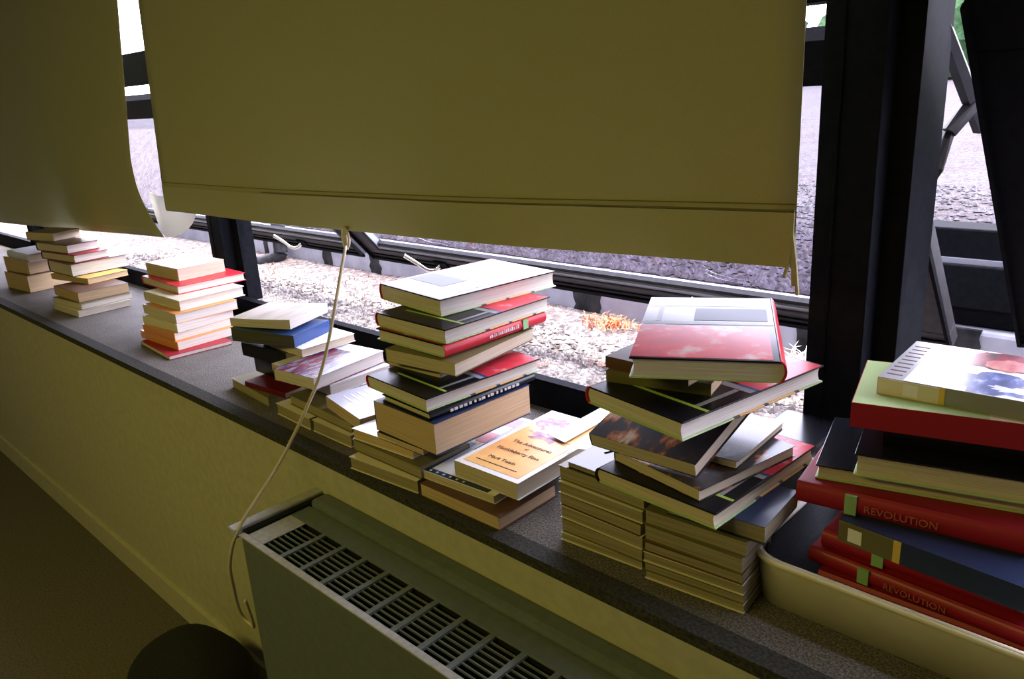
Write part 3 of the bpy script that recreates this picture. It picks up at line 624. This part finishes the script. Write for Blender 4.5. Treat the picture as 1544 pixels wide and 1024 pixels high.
for k in range(15):
    y0 = sy * .30 + k * .0062; MB().box(-.0008, .003, y0, y0 + random.uniform(.002, .0045), t * .38, t * random.uniform(.55, .68)).build('spine_lettering', M['pale_ink'], r_)
tb('T10', 'L', 'black and red textbook second from the top of the tall tower')
tb('T11', 'L', 'sunlit textbook lying on the very top of the tall tower')
# --- the twain pile
book('H1', 'pb', 'L', 'brown', 'pg_tan', 'brown paperback at the bottom, under the orange novel')
r_, c_, (sx, sy, t) = book('H2', 'pb', 'L', 'white', 'pg_cream', 'large thin blue-and-white magazine-like book under the orange novel')
panel(c_, 'blue_border', 0.002, .018, .012, sy * .48, t, 'blue'); panel(c_, 'blue_border', 0.002, sx - .02, .002, .016, t, 'dark_blue')
for k in range(6): panel(c_, 'white_star', .02 + k * .018, .025 + k * .018, .006, .011, t + .0004, 'white')
panel(c_, 'red_print', .001, .03, sy * .52, sy * .68, t, 'red'); panel(c_, 'red_print', .001, .03, sy * .82, sy * .96, t, 'red'); panel(c_, 'grey_print', .001, .03, sy * .69, sy * .81, t, 'lavender'); panel(c_, 'yellow_print', .006, .022, sy * .48, sy * .515, t, 'yellow'); panel(c_, 'dark_print', .031, .06, sy * .40, sy * .97, t, 'dark_blue')
r_, c_, (sx, sy, t) = book('H3', 'pb', 'L', 'white', 'pg_cream', 'thick paperback novel with an orange sunset cover lying on the blue-and-white book', bend=.0006)
zc = t + .0006
pn = MB(); n = 8
for q in range(n + 1):
    px = .012 + (sx - .024) * q / n; zz = t + .0002 + bendf(px, sx, .0006)
    pn.v += [(px, .014, zz), (px, sy - .014, zz), (px, .014, zz + .0003), (px, sy - .014, zz + .0003)]
for q in range(n): a = 4 * q; pn.f += [(a + 2, a + 6, a + 7, a + 3), (a, a + 1, a + 5, a + 4), (a, a + 4, a + 6, a + 2), (a + 1, a + 3, a + 7, a + 5)]
pn.f += [(0, 2, 3, 1), (4 * n, 4 * n + 1, 4 * n + 3, 4 * n + 2)]
cp_ = pn.build('cover_picture', M['photo_huck'], c_)
def blob(name, cx, cy, rx, ry, mat, rough=.25):
    n = 22; vs = [(cx, cy, t + .0008 + bendf(cx, sx, .0006))]
    for q in range(n):
        a = 2 * math.pi * q / n; rr = 1 + random.uniform(-rough, rough); px, py = cx + rx * rr * math.cos(a), cy + ry * rr * math.sin(a)
        px = min(max(px, .013), sx - .013); vs.append((px, min(py, sy - .015), t + .0008 + bendf(px, sx, .0006)))
    return mesh(name, vs, [(0, q + 1, (q + 1) % n + 1) for q in range(n)], M[mat], c_)
blob('cloud_print', .055, sy * .80, .036, .03, 'cloud'); blob('cloud_print', .085, sy * .61, .045, .018, 'cloud', .45); blob('glow_print', .10, sy * .70, .03, .02, 'white')
def trow(s, size, x, y): 
    return text(c_, 'title_lettering', s, size, (x, y, t + .0009 + bendf(x + .08, sx, .0006)), (0, 0, 0), 'ink', .0002, 'CENTER')
trow('The Adventures', .0155, sx * .52, sy * .43); trow('of', .010, sx * .52, sy * .375); trow('Huckleberry Finn', .0155, sx * .50, sy * .30); trow('Mark Twain', .0145, sx * .47, sy * .165)
for k in range(18): MB().box(.03 + k * .006, .0345 + k * .006, sy * .105, sy * .105 + .0025, t + .0006, t + .0011 + bendf(.03 + k * .006, sx, .0006)).build('small_lettering', M['ink'], c_)
# --- left column of paperbacks under the right heap
ordn = ['first', 'second', 'third', 'fourth', 'fifth', 'sixth', 'seventh', 'eighth']
for i, (k, c, p) in enumerate((('P1', 'cream', 'pg_old'), ('P2a', 'olive', 'pg_old'), ('P2b', 'cream', 'pg_old'), ('P3a', 'brown', 'pg_old'), ('P3b', 'cream', 'pg_old'), ('P4', 'olive', 'pg_old'), ('P5', 'black', 'pg_old'))):
    book(k, 'pb', 'B', c, p, 'cream-paged paperback, %s from bottom of stack right of the orange novel' % ordn[i], group='small paperbacks stacked on the sill')
for i, (k, c, p) in enumerate((('Q1', 'cream', 'pg_old'), ('Q2', 'olive', 'pg_old'), ('Q3', 'cream', 'pg_old'), ('Q4', 'brown', 'pg_old'), ('Q5', 'olive', 'pg_old'), ('Q6', 'olive', 'pg_old'), ('Q7', 'dark_blue', 'pg_old'))):
    book(k, 'pb', 'B', c, p, 'cream-paged paperback, %s from bottom of stack beside the cream tub' % ordn[i], group='small paperbacks stacked on the sill')
# --- right heap
r_, fc, d = book('R1', 'hc', 'L', 'satin_black', 'pg_cream', 'black textbook lowest of the hardcovers, its corner jutting over the paperback stacks', 'black', 'tb_back', group='matching black and red textbooks'); textbook_front(fc, *d)
book('R2', 'pb', 'L', 'photo_r3', 'pg_cream', 'dark paperback lying askew on the lowest hardcover of the right heap')
book('R3', 'pb', 'L', 'photo_r3', 'pg_cream', 'paperback with a dark and orange photo cover below the open-angled textbook', tilt=('X', .27))
book('R4', 'pb', 'L', 'black', 'pg_cream', 'small dark paperback wedged behind the orange photo cover in the right heap')
tb('R5', 'L', 'slanting black and red textbook third from the top of the right heap')
book('R6a', 'pb', 'F', 'olive', 'pg_tan', 'lower of two dark paperbacks under the top textbook of the right heap')
book('R6b', 'pb', 'F', 'brown', 'pg_tan', 'upper of two dark paperbacks under the top textbook of the right heap')
tb('R7', 'R', 'sunlit textbook with its red spine to the right on top of the right heap')
# --- messy pile behind the cord
book('K1', 'pb', 'B', 'olive', 'pg_old', 'dim olive paperback on the sill at the left foot of the messy pile')
book('K2', 'pb', 'B', 'cream', 'pg_old', 'cream paperback on the sill in front of the messy pile, left of the cord')
book('K3', 'pb', 'B', 'cream', 'pg_old', 'cream paperback on the sill right of the cord, foot of the messy pile')
book('RED', 'pb', 'F', 'maroon', 'pg_cream', 'thin dark red book low in the messy pile')
book('U', 'pb', 'B', 'olive', 'pg_old', 'long olive paperback lying across the front of the messy pile')
r_, c_, (sx, sy, t) = book('V', 'pb', 'L', 'lavender', 'pg_tan', 'pale lavender paperback turned slightly, between the messy pile and the tall tower')
for k in range(7): panel(c_, 'faint_lettering', .03, .03 + random.uniform(.06, .12), .03 + k * .018, .036 + k * .018, t, 'white')
book('KF', 'pb', 'F', 'black', 'pg_cream', 'dark thick paperback in the shaded core of the messy pile')
book('W', 'pb', 'L', 'white', 'pg_white', 'white paperback with pinkish pages below the streaky photo book')
book('KG', 'pb', 'F', 'black', 'pg_tan', 'dark paperback under the blue one in the messy pile')
book('N2', 'pb', 'L', 'white', 'pg_tan', 'white-covered paperback peeping out left of the streaky photo book')
r_, c_, (sx, sy, t) = book('N', 'pb', 'L', 'photo_n', 'pg_white', 'paperback with a streaky red and violet photo cover behind the cord')
panel(c_, 'pale_band', .004, sx - .003, sy * .80, sy * .99, t, 'white')
book('C', 'pb', 'L', 'white', 'pg_cream', 'cream-paged paperback under the curved blue one in the messy pile')
book('BL', 'pb', 'R', 'blue', 'pg_dark', 'curved navy blue paperback below the coverless cream book', bend=.006)
book('M', 'pb', 'L', 'cream', 'pg_white', 'coverless cream paperback lying open-paged on top of the messy pile', coverless=True, bend=.006)
# --- two far stacks
for i, (k, c, sp_, p, kd) in enumerate((('G8', 'deep_red', 'L', 'pg_white', 'pb'), ('G7', 'orange', 'F', 'pg_white', 'pb'), ('G6', 'orange', 'F', 'pg_white', 'pb'), ('G5', 'cream', 'F', 'pg_white', 'pb'), ('G4', 'orange', 'L', 'pg_white', 'pb'), ('G3', 'cream', 'L', 'pg_white', 'hc'), ('G2', 'red', 'L', 'pg_white', 'hc'), ('G1', 'cream', 'L', 'pg_cream', 'pb'))):
    book(k, kd, sp_, c, p, 'book %s from bottom of the stack by the far window post' % ordn[i], group='books in the stack by the far post')
for i, (k, c, sp_, p, kd) in enumerate((('J8', 'cream', 'L', 'pg_white', 'pb'), ('J7', 'olive', 'L', 'pg_white', 'pb'), ('J6', 'brown', 'L', 'pg_tan', 'pb'), ('J5', 'yellow', 'L', 'pg_tan', 'pb'), ('J4', 'brown', 'L', 'pg_white', 'hc'), ('J3', 'deep_red', 'L', 'pg_white', 'hc'), ('J2', 'brown', 'L', 'pg_white', 'hc'), ('J1', 'olive', 'L', 'pg_cream', 'pb'))):
    book(k, kd, sp_, c, p, 'book %s from the bottom of the far stack under the left blind' % ordn[i], group='books in the stack under the left blind')
book('S1', 'pb', 'L', 'brown', 'pg_tan', 'lowest thick book at the far left end of the sill', group='books at the far left end')
book('S2', 'pb', 'L', 'brown', 'pg_tan', 'middle thick book at the far left end of the sill', group='books at the far left end')
book('S3', 'hc', 'F', 'lavender', 'pg_white', 'pale book on top at the far left end of the sill', group='books at the far left end')
# --- books in the tub
book('B9', 'hc', 'F', 'deep_red', 'pg_cream', 'red book at the bottom of the cream tub')
r_, fc, (sx, sy, t) = book('B8', 'hc', 'F', 'deep_red', 'pg_cream', 'lower red volume with REVOLUTION on its spine in the cream tub')
RY = (math.radians(90), 0, math.radians(-90))
def on_spine(r_, s, size, y, z, mat): return text(r_, 'spine_title', s, size, (-.0022, y, z), RY, mat, .0004, 'LEFT')
on_spine(r_, 'REVOLUTION', .0135, sy - .113, t * .32, 'gold_ink'); spine_panel(r_, 'spine_label', sx, sy - .092, sy - .076, .002, t - .002, 'label', .0016)
r_, fc, (sx, sy, t) = book('B7', 'hc', 'F', 'deep_red', 'pg_cream', 'plain red volume between the two lettered red volumes in the tub')
spine_panel(r_, 'spine_label', sx, sy - .090, sy - .074, .002, t - .002, 'label', .0016)
r_, fc, (sx, sy, t) = book('B6', 'pb', 'F', 'dark_blue', 'pg_cream', 'dark paperback with a yellow band and white spine sticker in the tub')
spine_panel(r_, 'grey_end', sx, sy - .080, sy - .001, .001, t - .001, 'olive', .0008); spine_panel(r_, 'yellow_band', sx, sy - .089, sy - .079, .001, t - .001, 'yellow', .0012); spine_panel(r_, 'spine_sticker', sx, sy - .035, sy - .015, .006, t - .008, 'white', .0014)
r_, fc, (sx, sy, t) = book('B5', 'hc', 'F', 'deep_red', 'pg_cream', 'big red volume with REVOLUTION on its spine resting across the tub')
on_spine(r_, 'REVOLUTION', .0155, sy - .096, t * .32, 'gold_ink'); spine_panel(r_, 'spine_label', sx, sy - .086, sy - .070, .002, t - .002, 'label', .0016)
book('B4', 'hc', 'B', 'black', 'pg_cream', 'hardcover with a green lower board lying on the big red volume', 'black', 'green')
book('B3', 'hc', 'B', 'black', 'pg_cream', 'thick black hardcover with a green lower board under the red and green book', 'black', 'green')
book('B3b', 'hc', 'F', 'black', 'pg_cream', 'thin black hardcover in shadow under the red and green book of the tub')
r_, fc, (sx, sy, t) = book('B2', 'pb', 'F', 'deep_red', 'pg_cream', 'thick red-spined book with pale green cover, second from top of tub pile')
panel(fc, 'green_print', .002, sx - .002, sy * .45, sy - .001, t, 'green'); panel(fc, 'pale_print', .002, sx - .002, .002, sy * .45, t, 'cream')
r_, fc, (sx, sy, t) = book('B1', 'pb', 'F', 'grey', 'pg_cream', 'glossy paperback with a red and blue figure photo on top of the tub pile')
panel(fc, 'white_print', .002, sx - .002, .003, sy * .86, t, 'white')
def patch(name, cx, cy, rx, ry, mat, dz, rough=.2, n=26):
    vs = [(cx, cy, t + dz)]
    for q in range(n):
        a = 2 * math.pi * q / n; rr_ = 1 + random.uniform(-rough, rough)
        vs.append((min(max(cx + rx * rr_ * math.cos(a), .003), sx - .003), min(max(cy + ry * rr_ * math.sin(a), .004), sy - .004), t + dz))
    return mesh(name, vs, [(0, q + 1, (q + 1) % n + 1) for q in range(n)], M[mat], fc)
patch('blue_figure_print', .050, .095, .046, .062, 'fig_blue', .0006); patch('pale_streak_print', .035, .075, .012, .03, 'lavender', .0008, .4); patch('hair_print', .155, .105, .045, .052, 'fig_hair', .0007); patch('face_print', .135, .098, .026, .030, 'fig_face', .0009, .12)
for k in range(9): panel(fc, 'small_print', .02 + k * .018, .024 + k * .018, sy * .885, sy * .975, t, 'ink', .0003)
spine_panel(r_, 'spine_end', sx, sy * .66, sy - .001, .001, t - .001, 'cream', .0006); spine_panel(r_, 'spine_sticker', sx, sy - .055, sy - .035, .004, t - .004, 'white', .0012); spine_panel(r_, 'yellow_band', sx, sy * .63, sy * .66, .001, t - .001, 'yellow', .0008)

# --- cards on the orange novel
def card(name, q, label, th=.0006):
    o = mesh(name, [Vector(p) for p in q] + [Vector(p) + Vector((0, 0, th)) for p in q], [(3, 2, 1, 0), (4, 5, 6, 7), (0, 1, 5, 4), (1, 2, 6, 5), (2, 3, 7, 6), (3, 0, 4, 7)], M['paper'])
    return tag(o, label, 'paper')
card('bookmark', [(-.995, 1.103, 1.0405), (-.949, 1.094, 1.0405), (-.955, 1.268, 1.0405), (-1.0, 1.279, 1.0405)], 'white bookmark strip lying lengthwise on the orange novel')
card('paper_slip', [(-.932, 1.075, 1.043), (-.775, 1.0, 1.106), (-.755, 1.045, 1.106), (-.918, 1.13, 1.043)], 'white paper slip leaning from the orange novel onto the paperback stack')

db = empty('storage_box', (-.605, 1.205, SILL)); tag(db, 'dark box standing in shadow between the near window post and the tub', 'box')
bevel(MB().box(0, .10, 0, .145, 0, .14).build('body', M['black'], db), .004)
bevel(MB().box(-.004, .104, -.004, .149, .12, .155).build('lid', M['black'], db), .004)
# ------------------------------------------------------------------ cream plastic tub
tub = empty('plastic_tub', (-.492, .975, SILL)); tag(tub, 'low cream plastic tub with rounded corners holding red volumes', 'tub')
def rr(x0, x1, y0, y1, r, n=6):
    pts = []
    for cx, cy, a0 in ((x1 - r, y1 - r, 0), (x0 + r, y1 - r, 90), (x0 + r, y0 + r, 180), (x1 - r, y0 + r, 270)):
        for k in range(n + 1): a = math.radians(a0 + 90 * k / n); pts.append((cx + r * math.cos(a), cy + r * math.sin(a)))
    return pts
def loft(rings, name, mat, par, closed_top=False):
    mb = MB(); n = len(rings[0][0])
    for pts, z in rings: mb.v += [(p[0], p[1], z) for p in pts]
    for j in range(len(rings) - 1):
        for i in range(n): mb.f.append((j * n + i, j * n + (i + 1) % n, (j + 1) * n + (i + 1) % n, (j + 1) * n + i))
    mb.f.append(tuple(range(n - 1, -1, -1))); mb.f.append(tuple(range((len(rings) - 1) * n, len(rings) * n)))
    return mb.build(name, mat, par, True)
TW, TD, TH_ = .62, .36, .082
o = loft([(rr(.006, TW - .006, .006, TD - .006, .05), .0), (rr(0, TW, 0, TD, .055), TH_ * .9), (rr(-.004, TW + .004, -.004, TD + .004, .058), TH_), (rr(.004, TW - .004, .004, TD - .004, .052), TH_), (rr(.009, TW - .009, .009, TD - .009, .05), .006)], 'tub_wall', M['bin'], tub)
for p in o.data.polygons: p.use_smooth = True
loft([(rr(.014, TW - .014, .014, TD - .014, .046), .0068), (rr(.0095, TW - .0095, .0095, TD - .0095, .0495), TH_ - .006), (rr(.012, TW - .012, .012, TD - .012, .047), TH_ - .006), (rr(.017, TW - .017, .017, TD - .017, .044), .0078)], 'painted_tub_shade', M['black_cloth'], tub)  # black inner skin, added to stand in for the shade inside the tub
rim = MB().tube([(p[0], p[1], TH_ - .004) for p in rr(-.004, TW + .004, -.004, TD + .004, .058)] + [(TW + .004, TD + .004 - .058, TH_ - .004)], .0045, 6, False).build('rolled_rim', M['bin'], tub, True)
